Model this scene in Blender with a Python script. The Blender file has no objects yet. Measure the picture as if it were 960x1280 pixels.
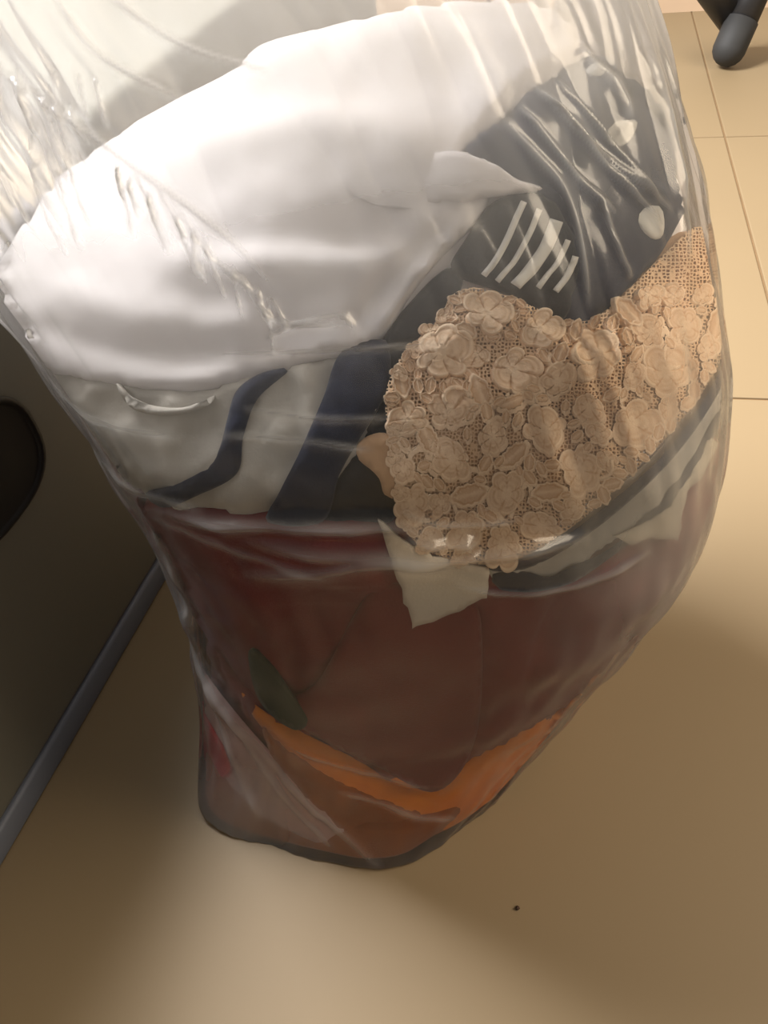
import bpy, bmesh, math, random
import numpy as np
from mathutils import Vector, Matrix
from mathutils.bvhtree import BVHTree
from mathutils.geometry import delaunay_2d_cdt

S = bpy.context.scene
C = S.collection
rnd = random.Random(4)
nrg = np.random.default_rng(4)

# ------------------------------------------------------------------ camera
PITCH, ROLL, CAMH, FPX = 0.80285, -0.13963, 0.50241, 1000.0
cp, sp, cr, sr = math.cos(PITCH), math.sin(PITCH), math.cos(ROLL), math.sin(ROLL)
fwd = np.array([0, cp, -sp]); up0 = np.array([0, sp, cp]); rt0 = np.array([1.0, 0, 0])
rt = rt0 * cr + up0 * sr
up = -rt0 * sr + up0 * cr
EYE = np.array([0, 0, CAMH])
cam_d = bpy.data.cameras.new('camera')
cam_d.sensor_fit = 'VERTICAL'; cam_d.sensor_height = 24.0
cam_d.lens = 24.0 * FPX / 1280.0
cam_d.clip_start = 0.01
cam = bpy.data.objects.new('camera', cam_d); C.objects.link(cam)
cam.matrix_world = Matrix(((rt[0], up[0], -fwd[0], EYE[0]), (rt[1], up[1], -fwd[1], EYE[1]),
                           (rt[2], up[2], -fwd[2], EYE[2]), (0, 0, 0, 1)))
S.camera = cam

# ------------------------------------------------------------------ light
S.view_settings.view_transform = 'Standard'
S.view_settings.look = 'None'
S.view_settings.gamma = 1.0
S.view_settings.use_curve_mapping = False
S.view_settings.exposure = 0.0
S.cycles.transparent_max_bounces = 24
w = bpy.data.worlds.new('room_light'); S.world = w; w.use_nodes = True
w.node_tree.nodes['Background'].inputs[0].default_value = (1.0, 0.92, 0.82, 1)
w.node_tree.nodes['Background'].inputs[1].default_value = 0.26


def area(name, loc, target, sx, sy, power, col):
    l = bpy.data.lights.new(name, 'AREA'); l.shape = 'RECTANGLE'; l.size = sx; l.size_y = sy
    l.energy = power; l.color = col
    o = bpy.data.objects.new(name, l); C.objects.link(o); o.location = loc
    o.rotation_euler = (Vector(target) - Vector(loc)).to_track_quat('-Z', 'Y').to_euler()
    return o


area('assumed_overhead_light', (-0.58, 1.06, 1.38), (0, 0.38, 0.3), 0.75, 0.6, 104.0, (1.0, 0.98, 0.97))  # assumed unseen source: bare area light in mid-room, placed to brighten the white garment
area('assumed_warm_light', (1.20, 0.08, 1.05), (0.1, 0.2, 0.15), 0.8, 0.7, 18.0, (1.0, 0.83, 0.62))  # assumed unseen warm source at the right, no lamp modelled

# ------------------------------------------------------------------ helpers


def lin(r, g, b):
    return tuple(((c / 255) / 12.92 if c / 255 < 0.04045 else ((c / 255 + 0.055) / 1.055) ** 2.4) for c in (r, g, b)) + (1,)


def project(P):
    d = np.asarray(P, float) - EYE
    z = d @ fwd
    return np.stack([480 + FPX * (d @ rt) / z, 640 - FPX * (d @ up) / z], -1)


def ray(px):
    px = np.asarray(px, float)
    d = fwd + ((px[..., 0] - 480) / FPX)[..., None] * rt + ((640 - px[..., 1]) / FPX)[..., None] * up
    return d / np.linalg.norm(d, axis=-1, keepdims=True)


def on_plane(px, z):
    d = ray(px)
    return EYE + d * ((z - CAMH) / d[..., 2])[..., None]


def mesh_obj(name, verts, faces, mat=None, parent=None, smooth=True, uv=None):
    me = bpy.data.meshes.new(name)
    me.from_pydata([tuple(v) for v in np.asarray(verts).tolist()], [], [list(f) for f in faces])
    if smooth:
        me.polygons.foreach_set('use_smooth', [True] * len(me.polygons))
    if uv is not None:
        l = me.uv_layers.new(name='uv')
        idx = np.empty(len(me.loops), int); me.loops.foreach_get('vertex_index', idx)
        l.data.foreach_set('uv', np.asarray(uv)[idx].astype(np.float32).ravel())
    if mat: me.materials.append(mat)
    me.update()
    o = bpy.data.objects.new(name, me); C.objects.link(o)
    if parent: o.parent = parent
    return o


def bm_obj(name, bm, mat=None, parent=None, smooth=False):
    me = bpy.data.meshes.new(name); bm.to_mesh(me); bm.free()
    if smooth: me.polygons.foreach_set('use_smooth', [True] * len(me.polygons))
    if mat: me.materials.append(mat)
    o = bpy.data.objects.new(name, me); C.objects.link(o)
    if parent: o.parent = parent
    return o


def tag(o, label, cat, group=None, kind=None):
    o['label'] = label; o['category'] = cat
    if group: o['group'] = group
    if kind: o['kind'] = kind
    return o


def nz(p, scale, seed, n=14):
    """smooth pseudo-random field of 2-D points, about -1..1"""
    g = np.random.default_rng(seed)
    a = g.uniform(0, 2 * np.pi, n); k = g.uniform(0.5, 1.6, n) / scale * 2 * np.pi; ph = g.uniform(0, 2 * np.pi, n)
    x = p[..., 0, None] * np.cos(a) * k + p[..., 1, None] * np.sin(a) * k + ph
    return np.sin(x).sum(-1) / math.sqrt(n / 2) * 0.6


def seg_dist(p, line):
    """distance of points p (n,2) to a polyline, the signed side and the place along it 0..1"""
    line = np.asarray(line, float)
    best = np.full(len(p), 1e9); side = np.zeros(len(p)); along = np.zeros(len(p))
    m = len(line) - 1
    for i in range(m):
        a, b = line[i], line[i + 1]; ab = b - a
        t = np.clip(((p - a) @ ab) / (ab @ ab + 1e-9), 0, 1)
        q = a + t[:, None] * ab; d = np.linalg.norm(p - q, axis=1)
        k = d < best
        best[k] = d[k]; along[k] = (i + t[k]) / m
        side[k] = np.sign(ab[0] * (p[k, 1] - a[1]) - ab[1] * (p[k, 0] - a[0]))
    return best, side, along


def spline(pts, step=6.0, closed=False):
    """Catmull-Rom through the points, resampled"""
    P = np.asarray(pts, float)
    n = len(P); out = []
    rng_ = range(n if closed else n - 1)
    for i in rng_:
        if closed:
            a, b, c, d = P[(i - 1) % n], P[i], P[(i + 1) % n], P[(i + 2) % n]
        else:
            a, b, c, d = P[max(i - 1, 0)], P[i], P[i + 1], P[min(i + 2, n - 1)]
        L = np.linalg.norm(c - b); k = max(1, int(L / step))
        for j in range(k):
            t = j / k
            out.append(0.5 * ((2 * b) + (c - a) * t + (2 * a - 5 * b + 4 * c - d) * t * t + (3 * b - a - 3 * c + d) * t ** 3))
    if not closed: out.append(P[-1])
    return np.array(out)


# ------------------------------------------------------------------ materials


class Nodes:
    def __init__(s, name):
        s.m = bpy.data.materials.new(name); s.m.use_nodes = True
        s.t = s.m.node_tree; s.t.nodes.clear()
        s.out = s.n('ShaderNodeOutputMaterial')

    def n(s, typ, **kw):
        x = s.t.nodes.new(typ)
        for k, v in kw.items():
            if k.startswith('i_'):
                x.inputs[int(k[2:])].default_value = v
            else:
                setattr(x, k, v)
        return x

    def l(s, a, b):
        s.t.links.new(a, b)


def cloth(name, col, col2=None, rough=0.85, scale=900.0, bump=0.25, sheen=0.15, mottle=25.0, trans=0.0):
    N = Nodes(name)
    b = N.n('ShaderNodeBsdfPrincipled'); b.inputs['Roughness'].default_value = rough
    b.inputs['Sheen Weight'].default_value = sheen; b.inputs['Specular IOR Level'].default_value = 0.2
    tc = N.n('ShaderNodeTexCoord')
    no = N.n('ShaderNodeTexNoise'); no.inputs['Scale'].default_value = mottle; no.inputs['Detail'].default_value = 4
    N.l(tc.outputs['Object'], no.inputs['Vector'])
    mx = N.n('ShaderNodeMix', data_type='RGBA'); mx.inputs[6].default_value = col
    mx.inputs[7].default_value = col2 or tuple(c * 0.8 for c in col[:3]) + (1,)
    N.l(no.outputs['Fac'], mx.inputs[0]); N.l(mx.outputs[2], b.inputs['Base Color'])
    wv = N.n('ShaderNodeTexNoise'); wv.inputs['Scale'].default_value = scale; wv.inputs['Detail'].default_value = 2
    N.l(tc.outputs['Object'], wv.inputs['Vector'])
    bp = N.n('ShaderNodeBump'); bp.inputs['Strength'].default_value = bump; bp.inputs['Distance'].default_value = 0.0006
    N.l(wv.outputs['Fac'], bp.inputs['Height']); N.l(bp.outputs[0], b.inputs['Normal'])
    if trans:
        tr = N.n('ShaderNodeBsdfTranslucent'); tr.inputs[0].default_value = col
        ms = N.n('ShaderNodeMixShader'); ms.inputs[0].default_value = trans
        N.l(b.outputs[0], ms.inputs[1]); N.l(tr.outputs[0], ms.inputs[2]); N.l(ms.outputs[0], N.out.inputs[0])
    else:
        N.l(b.outputs[0], N.out.inputs[0])
    return N.m


def plain(name, col, rough=0.5, metal=0.0, mottle=None, amt=0.1, bump=0.0, bscale=200.0):
    N = Nodes(name)
    b = N.n('ShaderNodeBsdfPrincipled'); b.inputs['Roughness'].default_value = rough; b.inputs['Metallic'].default_value = metal
    b.inputs['Base Color'].default_value = col
    tc = N.n('ShaderNodeTexCoord')
    if mottle:
        no = N.n('ShaderNodeTexNoise'); no.inputs['Scale'].default_value = mottle; no.inputs['Detail'].default_value = 6
        N.l(tc.outputs['Object'], no.inputs['Vector'])
        mx = N.n('ShaderNodeMix', data_type='RGBA')
        mx.inputs[6].default_value = tuple(c * (1 - amt) for c in col[:3]) + (1,)
        mx.inputs[7].default_value = tuple(min(1, c * (1 + amt)) for c in col[:3]) + (1,)
        N.l(no.outputs['Fac'], mx.inputs[0]); N.l(mx.outputs[2], b.inputs['Base Color'])
    if bump:
        n2 = N.n('ShaderNodeTexNoise'); n2.inputs['Scale'].default_value = bscale
        N.l(tc.outputs['Object'], n2.inputs['Vector'])
        bp = N.n('ShaderNodeBump'); bp.inputs['Strength'].default_value = bump; bp.inputs['Distance'].default_value = 0.001
        N.l(n2.outputs['Fac'], bp.inputs['Height']); N.l(bp.outputs[0], b.inputs['Normal'])
    N.l(b.outputs[0], N.out.inputs[0])
    return N.m


def film_material():
    N = Nodes('clear_polythene')
    tc = N.n('ShaderNodeTexCoord')
    # fine creases: ridged noise, stretched
    mp = N.n('ShaderNodeMapping'); mp.inputs['Scale'].default_value = (1.0, 1.0, 0.45)
    mp.inputs['Rotation'].default_value = (0.3, 0.5, 0)
    mp.inputs['Rotation'].default_value = (0, 0, 0); mp.inputs['Scale'].default_value = (1.0, 0.16, 1.0)
    N.l(tc.outputs['UV'], mp.inputs['Vector'])
    n1 = N.n('ShaderNodeTexNoise'); n1.inputs['Scale'].default_value = 5.0; n1.inputs['Detail'].default_value = 5
    n1.inputs['Distortion'].default_value = 0.6
    n1.noise_type = 'RIDGED_MULTIFRACTAL'; n1.normalize = True
    N.l(mp.outputs[0], n1.inputs['Vector'])
    n2 = N.n('ShaderNodeTexNoise'); n2.inputs['Scale'].default_value = 160; n2.inputs['Detail'].default_value = 3
    N.l(tc.outputs['Object'], n2.inputs['Vector'])
    b1 = N.n('ShaderNodeBump'); b1.inputs['Strength'].default_value = 0.5; b1.inputs['Distance'].default_value = 0.002
    N.l(n1.outputs['Fac'], b1.inputs['Height'])
    b2 = N.n('ShaderNodeBump'); b2.inputs['Strength'].default_value = 0.15; b2.inputs['Distance'].default_value = 0.001
    N.l(n2.outputs['Fac'], b2.inputs['Height']); N.l(b1.outputs[0], b2.inputs['Normal'])
    tr = N.n('ShaderNodeBsdfTransparent'); tr.inputs[0].default_value = (0.97, 0.97, 0.965, 1)
    df = N.n('ShaderNodeBsdfDiffuse'); df.inputs[0].default_value = (0.80, 0.80, 0.79, 1)
    tl = N.n('ShaderNodeBsdfTranslucent'); tl.inputs[0].default_value = (0.80, 0.80, 0.79, 1)
    for x in (df, tl): N.l(b2.outputs[0], x.inputs['Normal'])
    sc = N.n('ShaderNodeMixShader'); sc.inputs[0].default_value = 0.62
    N.l(df.outputs[0], sc.inputs[1]); N.l(tl.outputs[0], sc.inputs[2])
    lw = N.n('ShaderNodeLayerWeight'); lw.inputs[0].default_value = 0.35
    # the milky share: thin film, thicker seen at a grazing angle, cloudier where the film was stretched
    n3 = N.n('ShaderNodeTexNoise'); n3.inputs['Scale'].default_value = 3.5; n3.inputs['Detail'].default_value = 6
    N.l(mp.outputs[0], n3.inputs['Vector'])
    at = N.n('ShaderNodeAttribute', attribute_name='slack')
    m1 = N.n('ShaderNodeMath', operation='MULTIPLY_ADD'); N.l(lw.outputs['Facing'], m1.inputs[0])
    m1.inputs[1].default_value = 0.11; m1.inputs[2].default_value = 0.0
    pw = N.n('ShaderNodeMath', operation='POWER'); N.l(lw.outputs['Facing'], pw.inputs[0]); pw.inputs[1].default_value = 3.0
    pm = N.n('ShaderNodeMath', operation='MULTIPLY_ADD'); N.l(pw.outputs[0], pm.inputs[0]); pm.inputs[1].default_value = 0.35
    N.l(m1.outputs[0], pm.inputs[2]); m1 = pm
    m2 = N.n('ShaderNodeMath', operation='MULTIPLY_ADD'); N.l(n3.outputs['Fac'], m2.inputs[0])
    m2.inputs[1].default_value = 0.05; N.l(m1.outputs[0], m2.inputs[2])
    m3 = N.n('ShaderNodeMath', operation='MULTIPLY_ADD', use_clamp=True); N.l(at.outputs['Fac'], m3.inputs[0])
    m3.inputs[1].default_value = 0.6; N.l(m2.outputs[0], m3.inputs[2])
    mh = N.n('ShaderNodeMixShader'); N.l(m3.outputs[0], mh.inputs[0])
    N.l(tr.outputs[0], mh.inputs[1]); N.l(sc.outputs[0], mh.inputs[2])
    gl = N.n('ShaderNodeBsdfGlossy'); gl.inputs['Roughness'].default_value = 0.17; N.l(b2.outputs[0], gl.inputs['Normal'])
    fr = N.n('ShaderNodeFresnel'); fr.inputs[0].default_value = 1.5; N.l(b2.outputs[0], fr.inputs['Normal'])
    fm = N.n('ShaderNodeMath', operation='MULTIPLY'); N.l(fr.outputs[0], fm.inputs[0]); fm.inputs[1].default_value = 0.9
    fin = N.n('ShaderNodeMixShader'); N.l(fm.outputs[0], fin.inputs[0])
    N.l(mh.outputs[0], fin.inputs[1]); N.l(gl.outputs[0], fin.inputs[2])
    N.l(fin.outputs[0], N.out.inputs[0])
    return N.m


def thread_material():
    """beige cotton thread: dense cords are paler, the half-stitch filling lets the brown lining through"""
    N = Nodes('lace_thread')
    b = N.n('ShaderNodeBsdfPrincipled'); b.inputs['Roughness'].default_value = 0.9; b.inputs['Specular IOR Level'].default_value = 0.1
    at = N.n('ShaderNodeAttribute', attribute_name='weave')
    mx = N.n('ShaderNodeMix', data_type='RGBA'); mx.inputs[6].default_value = lin(206, 166, 130); mx.inputs[7].default_value = lin(250, 226, 198)
    N.l(at.outputs['Fac'], mx.inputs[0]); N.l(mx.outputs[2], b.inputs['Base Color'])
    tc = N.n('ShaderNodeTexCoord')
    no = N.n('ShaderNodeTexNoise'); no.inputs['Scale'].default_value = 1300; N.l(tc.outputs['Object'], no.inputs['Vector'])
    bp = N.n('ShaderNodeBump'); bp.inputs['Strength'].default_value = 0.5; bp.inputs['Distance'].default_value = 0.0005
    N.l(no.outputs['Fac'], bp.inputs['Height']); N.l(bp.outputs[0], b.inputs['Normal'])
    N.l(b.outputs[0], N.out.inputs[0])
    return N.m


def lace_material():
    """beige thread; between the motifs an open mesh of round holes"""
    N = Nodes('lace_net')
    b = N.n('ShaderNodeBsdfPrincipled'); b.inputs['Base Color'].default_value = lin(236, 204, 170)
    b.inputs['Roughness'].default_value = 0.9; b.inputs['Specular IOR Level'].default_value = 0.1
    uv = N.n('ShaderNodeTexCoord')
    v = N.n('ShaderNodeTexVoronoi'); v.feature = 'DISTANCE_TO_EDGE'; v.inputs['Scale'].default_value = 0.23
    v.inputs['Randomness'].default_value = 0.45
    N.l(uv.outputs['UV'], v.inputs['Vector'])
    g = N.n('ShaderNodeMath', operation='GREATER_THAN'); N.l(v.outputs['Distance'], g.inputs[0]); g.inputs[1].default_value = 0.17
    tr = N.n('ShaderNodeBsdfTransparent')
    ms = N.n('ShaderNodeMixShader'); N.l(g.outputs[0], ms.inputs[0])
    N.l(b.outputs[0], ms.inputs[1]); N.l(tr.outputs[0], ms.inputs[2]); N.l(ms.outputs[0], N.out.inputs[0])
    return N.m


M = dict(
    film=film_material(),
    white=cloth('white_satin', lin(244, 240, 240), lin(236, 230, 231), 0.6, 700, 0.1, 0.1, trans=0.12),
    white2=cloth('white_cotton', lin(198, 193, 184), lin(184, 178, 170), 0.85, 900, 0.25, 0.1),
    cream=cloth('cream_cotton', lin(236, 226, 208), lin(224, 212, 194), 0.85, 900, 0.25, 0.1),
    navy=cloth('navy_cotton', lin(30, 36, 60), lin(24, 29, 50), 0.8, 900, 0.3, 0.25),
    black=cloth('blue_black_knit', lin(28, 30, 38), lin(20, 22, 29), 0.85, 700, 0.4, 0.2),
    print=cloth('white_print', lin(232, 230, 224), lin(222, 220, 214), 0.7, 900, 0.15, 0.0),
    maroon=cloth('maroon_cotton', lin(130, 34, 30), lin(108, 26, 24), 0.85, 800, 0.3, 0.2),
    orange=cloth('orange_cotton', lin(255, 158, 46), lin(248, 138, 32), 0.8, 800, 0.3, 0.2),
    brown=cloth('brown_cotton', lin(176, 98, 34), lin(150, 80, 28), 0.8, 800, 0.3, 0.2),
    pink=cloth('pale_pink_cotton', lin(214, 178, 172), lin(204, 166, 162), 0.8, 800, 0.2, 0.1),
    red=cloth('red_cotton', lin(225, 26, 50), lin(205, 20, 42), 0.8, 800, 0.2, 0.1),
    green=cloth('dark_green_cotton', lin(50, 70, 52), lin(40, 58, 44), 0.8, 800, 0.2, 0.1),
    beige=cloth('beige_lining', lin(214, 176, 140), lin(204, 166, 130), 0.9, 800, 0.2, 0.1),
    lace_thread=thread_material(),
    lace_net=lace_material(),
    tile=plain('beige_tile', lin(134, 116, 88), 0.55, 0, 3.0, 0.06, 0.03, 60),
    grout=plain('brown_grout', lin(120, 96, 66), 0.95, 0, 40, 0.2),
    wall=plain('cream_paint', lin(214, 200, 180), 0.9, 0, 8, 0.03),
    skirting=plain('skirting_tile', lin(206, 180, 152), 0.4, 0, 8, 0.05),
    grey=plain('grey_enamel', lin(108, 106, 96), 0.55, 0, 5, 0.05, 0.02, 300),
    blue_grey=plain('blue_grey_plastic', lin(104, 109, 120), 0.5, 0, 8, 0.05),
    dark=plain('black_plastic', lin(7, 7, 7), 0.55, 0, 30, 0.2),
    steel=plain('black_powder_coat', lin(34, 33, 34), 0.45, 0, 30, 0.15, 0.03, 500),
    rubber=plain('grey_black_rubber', lin(46, 46, 46), 0.7, 0, 60, 0.15),
    glass=plain('speck', lin(70, 50, 36), 0.8),
)

# ------------------------------------------------------------------ room
YAW = -0.2779
e = np.array([math.cos(YAW), math.sin(YAW), 0]); nn = np.array([-math.sin(YAW), math.cos(YAW), 0])
ORI = np.array([0.5593, 1.1314, 0]); TS = 0.6


def box_mesh(sx, sy, sz, bev=0.0, seg=2):
    bm = bmesh.new(); bmesh.ops.create_cube(bm, size=1.0)
    bmesh.ops.scale(bm, vec=(sx, sy, sz), verts=bm.verts)
    if bev: bmesh.ops.bevel(bm, geom=bm.edges[:], offset=bev, segments=seg, affect='EDGES', profile=0.5)
    return bm


fl = bm_obj('floor', box_mesh(4.6, 4.6, 0.04), M['grout'])
fl.location = (0.3, 0.3, -0.0215)      # its top is the grout, just below the tiles
fl.rotation_euler = (0, 0, YAW)
fl.location = tuple((ORI + e * (-0.6) + nn * (-1.7)).tolist()[:2]) + (-0.0215,)
fl['kind'] = 'structure'
tm = None
bpy.context.view_layer.update()
finv = fl.matrix_basis.inverted()
for i in range(-5, 3):
    for j in range(-6, 1):
        c = ORI + e * TS * (i + 0.5) + nn * TS * (j + 0.5)
        if tm is None:
            t = bm_obj('tile', box_mesh(TS - 0.0025, TS - 0.0025, 0.008, 0.0012), M['tile']); tm = t.data
        else:
            t = bpy.data.objects.new('tile', tm); C.objects.link(t)
        t.parent = fl
        loc = Vector((c[0], c[1], -0.004 + rnd.uniform(-0.0002, 0.0002)))
        t.matrix_basis = finv @ (Matrix.Translation(loc) @ Matrix.Rotation(YAW, 4, 'Z'))

# back wall along the last tile row, one solid slab
WB = ORI + nn * TS


def wall_piece(bm, u0, u1, z0, z1, d=0.12, base=WB, ax=e, ay=nn):
    vs = []
    for dd in (0, d):
        for u, z in ((u0, z0), (u1, z0), (u1, z1), (u0, z1)):
            P = base + ax * u + ay * dd; vs.append(bm.verts.new((P[0], P[1], z)))
    for q in ((0, 1, 2, 3), (7, 6, 5, 4), (0, 4, 5, 1), (1, 5, 6, 2), (2, 6, 7, 3), (3, 7, 4, 0)):
        bm.faces.new([vs[k] for k in q])


bm = bmesh.new()
wall_piece(bm, -3.0, 2.0, 0, 2.5)
o = bm_obj('wall_back', bm, M['wall']); o['kind'] = 'structure'
bm = bmesh.new()
wall_piece(bm, -3.0, 2.0, 0, 0.085, -0.012)
o = bm_obj('baseboard_back', bm, M['skirting']); o['kind'] = 'structure'

# ------------------------------------------------------------------ grey appliance at the left
A = np.array([-0.276, 0.221, 0]); Bp = np.array([-0.193, 0.434, 0])
bd = (Bp - A) / np.linalg.norm(Bp - A); bn = np.array([bd[1], -bd[0], 0])      # along the face / out of the face
BH = 0.33
L0, L1, DEP = -0.30, 0.98, 0.44
ap = bpy.data.objects.new('appliance', None); C.objects.link(ap)
ang = math.atan2(bd[1], bd[0])
cen = A + bd * (L0 + L1) / 2 - bn * DEP / 2
ap.location = cen; ap.rotation_euler = (0, 0, ang)
tag(ap, 'light grey metal box with black oval recess, on floor left of bag', 'appliance')
# casing left uncut; a black oval plate on its face stands for the recess
cas = bm_obj('casing', box_mesh(L1 - L0, DEP, BH - 0.020, 0.008, 3), M['grey'], ap, True)
cas.location = (0, 0, 0.020 + (BH - 0.020) / 2)
st = bm_obj('base_strip', box_mesh(L1 - L0 + 0.004, DEP + 0.004, 0.022, 0.003, 2), M['blue_grey'], ap, True)
st.location = (0, 0, 0.011)
# handle recess: face is local -Y (bn) ; along = local x
mid = (L0 + L1) / 2
oc, oz, orx, orz = 0.146 - mid, 0.208, 0.044, 0.034
vs, fs = [], []
NS = 40
prof = [(1.10, 0.0005), (1.08, 0.0025), (1.02, 0.0028), (0.99, 0.0012), (0.95, 0.0006), (0.5, 0.0004)]
for s, d in prof:
    for k in range(NS):
        a = 2 * math.pi * k / NS
        ca, sa = math.cos(a), math.sin(a)
        vs.append((oc + orx * s * math.copysign(abs(ca) ** 0.75, ca), -DEP / 2 - d, oz + orz * s * math.copysign(abs(sa) ** 0.75, sa)))
for i in range(len(prof) - 1):
    for k in range(NS):
        fs.append((i * NS + k, i * NS + (k + 1) % NS, (i + 1) * NS + (k + 1) % NS, (i + 1) * NS + k))
fs.append(tuple((len(prof) - 1) * NS + k for k in range(NS)))
hr = mesh_obj('recessed_handle', vs, fs, M['dark'], ap)
hr['label'] = 'black oval hand recess'

# ------------------------------------------------------------------ folding chair behind
def tube(bm, pts, r, n=14, flat=1.0, cap=True):
    pts = [Vector(p) for p in pts]
    rings = []
    for i, p in enumerate(pts):
        t = (pts[min(i + 1, len(pts) - 1)] - pts[max(i - 1, 0)]).normalized()
        a = t.cross(Vector((0, 0, 1)));
        if a.length < 1e-3: a = Vector((1, 0, 0))
        a.normalize(); b = t.cross(a)
        rr = r[i] if isinstance(r, (list, tuple)) else r
        rings.append([bm.verts.new(p + a * math.cos(2 * math.pi * k / n) * rr + b * math.sin(2 * math.pi * k / n) * rr * flat) for k in range(n)])
    for i in range(len(rings) - 1):
        for k in range(n):
            bm.faces.new((rings[i][k], rings[i][(k + 1) % n], rings[i + 1][(k + 1) % n], rings[i + 1][k]))
    if cap:
        bm.faces.new(rings[0][::-1]); bm.faces.new(rings[-1])
    return rings


def at_depth(px, Y):
    d = ray(np.array(px, float)); return EYE + d * (Y / d[1])


foot = on_plane([911, 63], 0.026)
top2 = at_depth([965, -60], foot[1] + 0.05)
cross = at_depth([926, 36], foot[1] + 0.045)
top1 = at_depth([850, -70], foot[1] + 0.02)
ch = bpy.data.objects.new('folding_chair', None); C.objects.link(ch)
ch.location = (foot[0], foot[1], 0)
tag(ch, 'black folding chair with crossed tube legs by the back wall', 'chair')


def chair_part(name, pts, r, mat, flat=1.0):
    bm = bmesh.new(); tube(bm, [np.asarray(p) - np.array([foot[0], foot[1], 0]) for p in pts], r, 18, flat)
    return bm_obj(name, bm, mat, ch, True)


dirn = (top2 - foot) / np.linalg.norm(top2 - foot)
chair_part('leg', [foot + dirn * 0.03, foot + dirn * 0.1, foot + dirn * 0.2, foot + dirn * 0.36], 0.0245, M['steel'])
d1 = (top1 - cross) / np.linalg.norm(top1 - cross)
chair_part('leg', [cross, cross + d1 * 0.1, cross + d1 * 0.25, cross + d1 * 0.34], 0.025, M['steel'])
chair_part('foot_cap', [foot - dirn * 0.023, foot - dirn * 0.021, foot - dirn * 0.016, foot - dirn * 0.008, foot, foot + dirn * 0.045, foot + dirn * 0.046],
           [0.005, 0.012, 0.0190, 0.0245, 0.0265, 0.0265, 0.0240], M['rubber'])

# ------------------------------------------------------------------ the bag's own shape: rings (z, cx, cy, rx, ry)
BAG = np.array([
    [0.000, -0.0371, 0.2860, 0.1120, 0.0925], [0.03, -0.0205, 0.3054, 0.1224, 0.1068], [0.08, -0.0018, 0.3222, 0.1326, 0.1225],
    [0.14, 0.0169, 0.3350, 0.1442, 0.1400], [0.20, 0.0273, 0.3475, 0.1549, 0.1553], [0.26, 0.0215, 0.3644, 0.1591, 0.1638],
    [0.31, 0.0088, 0.3824, 0.1621, 0.1666], [0.35, -0.0049, 0.3996, 0.1656, 0.1647], [0.39, -0.0194, 0.4161, 0.1665, 0.1587],
    [0.43, -0.0340, 0.4322, 0.1643, 0.1499], [0.48, -0.080, 0.4400, 0.1480, 0.1260], [0.53, -0.130, 0.425, 0.092, 0.080],
    [0.565, -0.160, 0.415, 0.040, 0.036], [0.585, -0.17, 0.41, 0.020, 0.018], [0.60, -0.175, 0.41, 0.020, 0.018], [0.66, -0.185, 0.41, 0.055, 0.045]])
K = 0.94
PILE = np.vstack([BAG[:7] * np.array([1, 1, 1, K, K]),
                  [[0.34, 0.0037, 0.3824, 0.1500, 0.1257], [0.365, 0.0190, 0.3785, 0.1061, 0.1052],
                   [0.385, 0.0351, 0.3748, 0.0757, 0.0781], [0.398, 0.0115, 0.3781, 0.0448, 0.0236]]])
PILE[0, 0] = 0.003


def ring_interp(R, z):
    Z = R[:, 0]; z = np.asarray(z, float)
    i = np.clip(np.searchsorted(Z, z) - 1, 0, len(Z) - 2); hh = Z[i + 1] - Z[i]; t = (z - Z[i]) / hh
    out = []
    for k in range(1, 5):
        m = np.gradient(R[:, k], Z); q = R[:, k]
        out.append((2 * t**3 - 3 * t**2 + 1) * q[i] + (t**3 - 2 * t**2 + t) * hh * m[i] + (-2 * t**3 + 3 * t**2) * q[i + 1] + (t**3 - t**2) * hh * m[i + 1])
    return out


def loft_grid(R, zs, ths):
    cx, cy, rx, ry = ring_interp(R, zs)
    f = lambda a: np.sign(a) * np.abs(a) ** 0.85
    x = cx[:, None] + rx[:, None] * f(np.cos(ths)); y = cy[:, None] + ry[:, None] * f(np.sin(ths))
    return np.stack([x, y, np.repeat(np.asarray(zs)[:, None], len(ths), 1)], -1)


def grid_faces(n, m):
    i = np.arange(n - 1)[:, None]; k = np.arange(m)[None]
    a = i * m + k; b = i * m + (k + 1) % m
    return np.stack([a, b, b + m, a + m], -1).reshape(-1, 4)


def grid_normals(G):
    du = np.roll(G, -1, 1) - np.roll(G, 1, 1); dv = np.gradient(G, axis=0)
    n = np.cross(du, dv); return n / (np.linalg.norm(n, axis=-1, keepdims=True) + 1e-12)


# the closed surface of the heap of clothes: everything is draped on it
th = np.linspace(0, 2 * np.pi, 181)[:-1]
zs = np.concatenate([np.linspace(0.003, 0.38, 70), np.linspace(0.383, 0.398, 8)])
PG = loft_grid(PILE, zs, th)
pv = np.vstack([PG.reshape(-1, 3), PG[0].mean(0), PG[-1].mean(0) + np.array([0, 0, 0.002])])
pf = grid_faces(len(zs), len(th)).tolist()
nb = len(zs) * len(th)
for k in range(len(th)):
    pf.append([nb, (k + 1) % len(th), k]); o_ = (len(zs) - 1) * len(th); pf.append([nb + 1, o_ + k, o_ + (k + 1) % len(th)])
BVH = BVHTree.FromPolygons([tuple(v) for v in pv.tolist()], pf)
# vertex normals of the heap for smooth draping
PN = grid_normals(PG)


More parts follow.
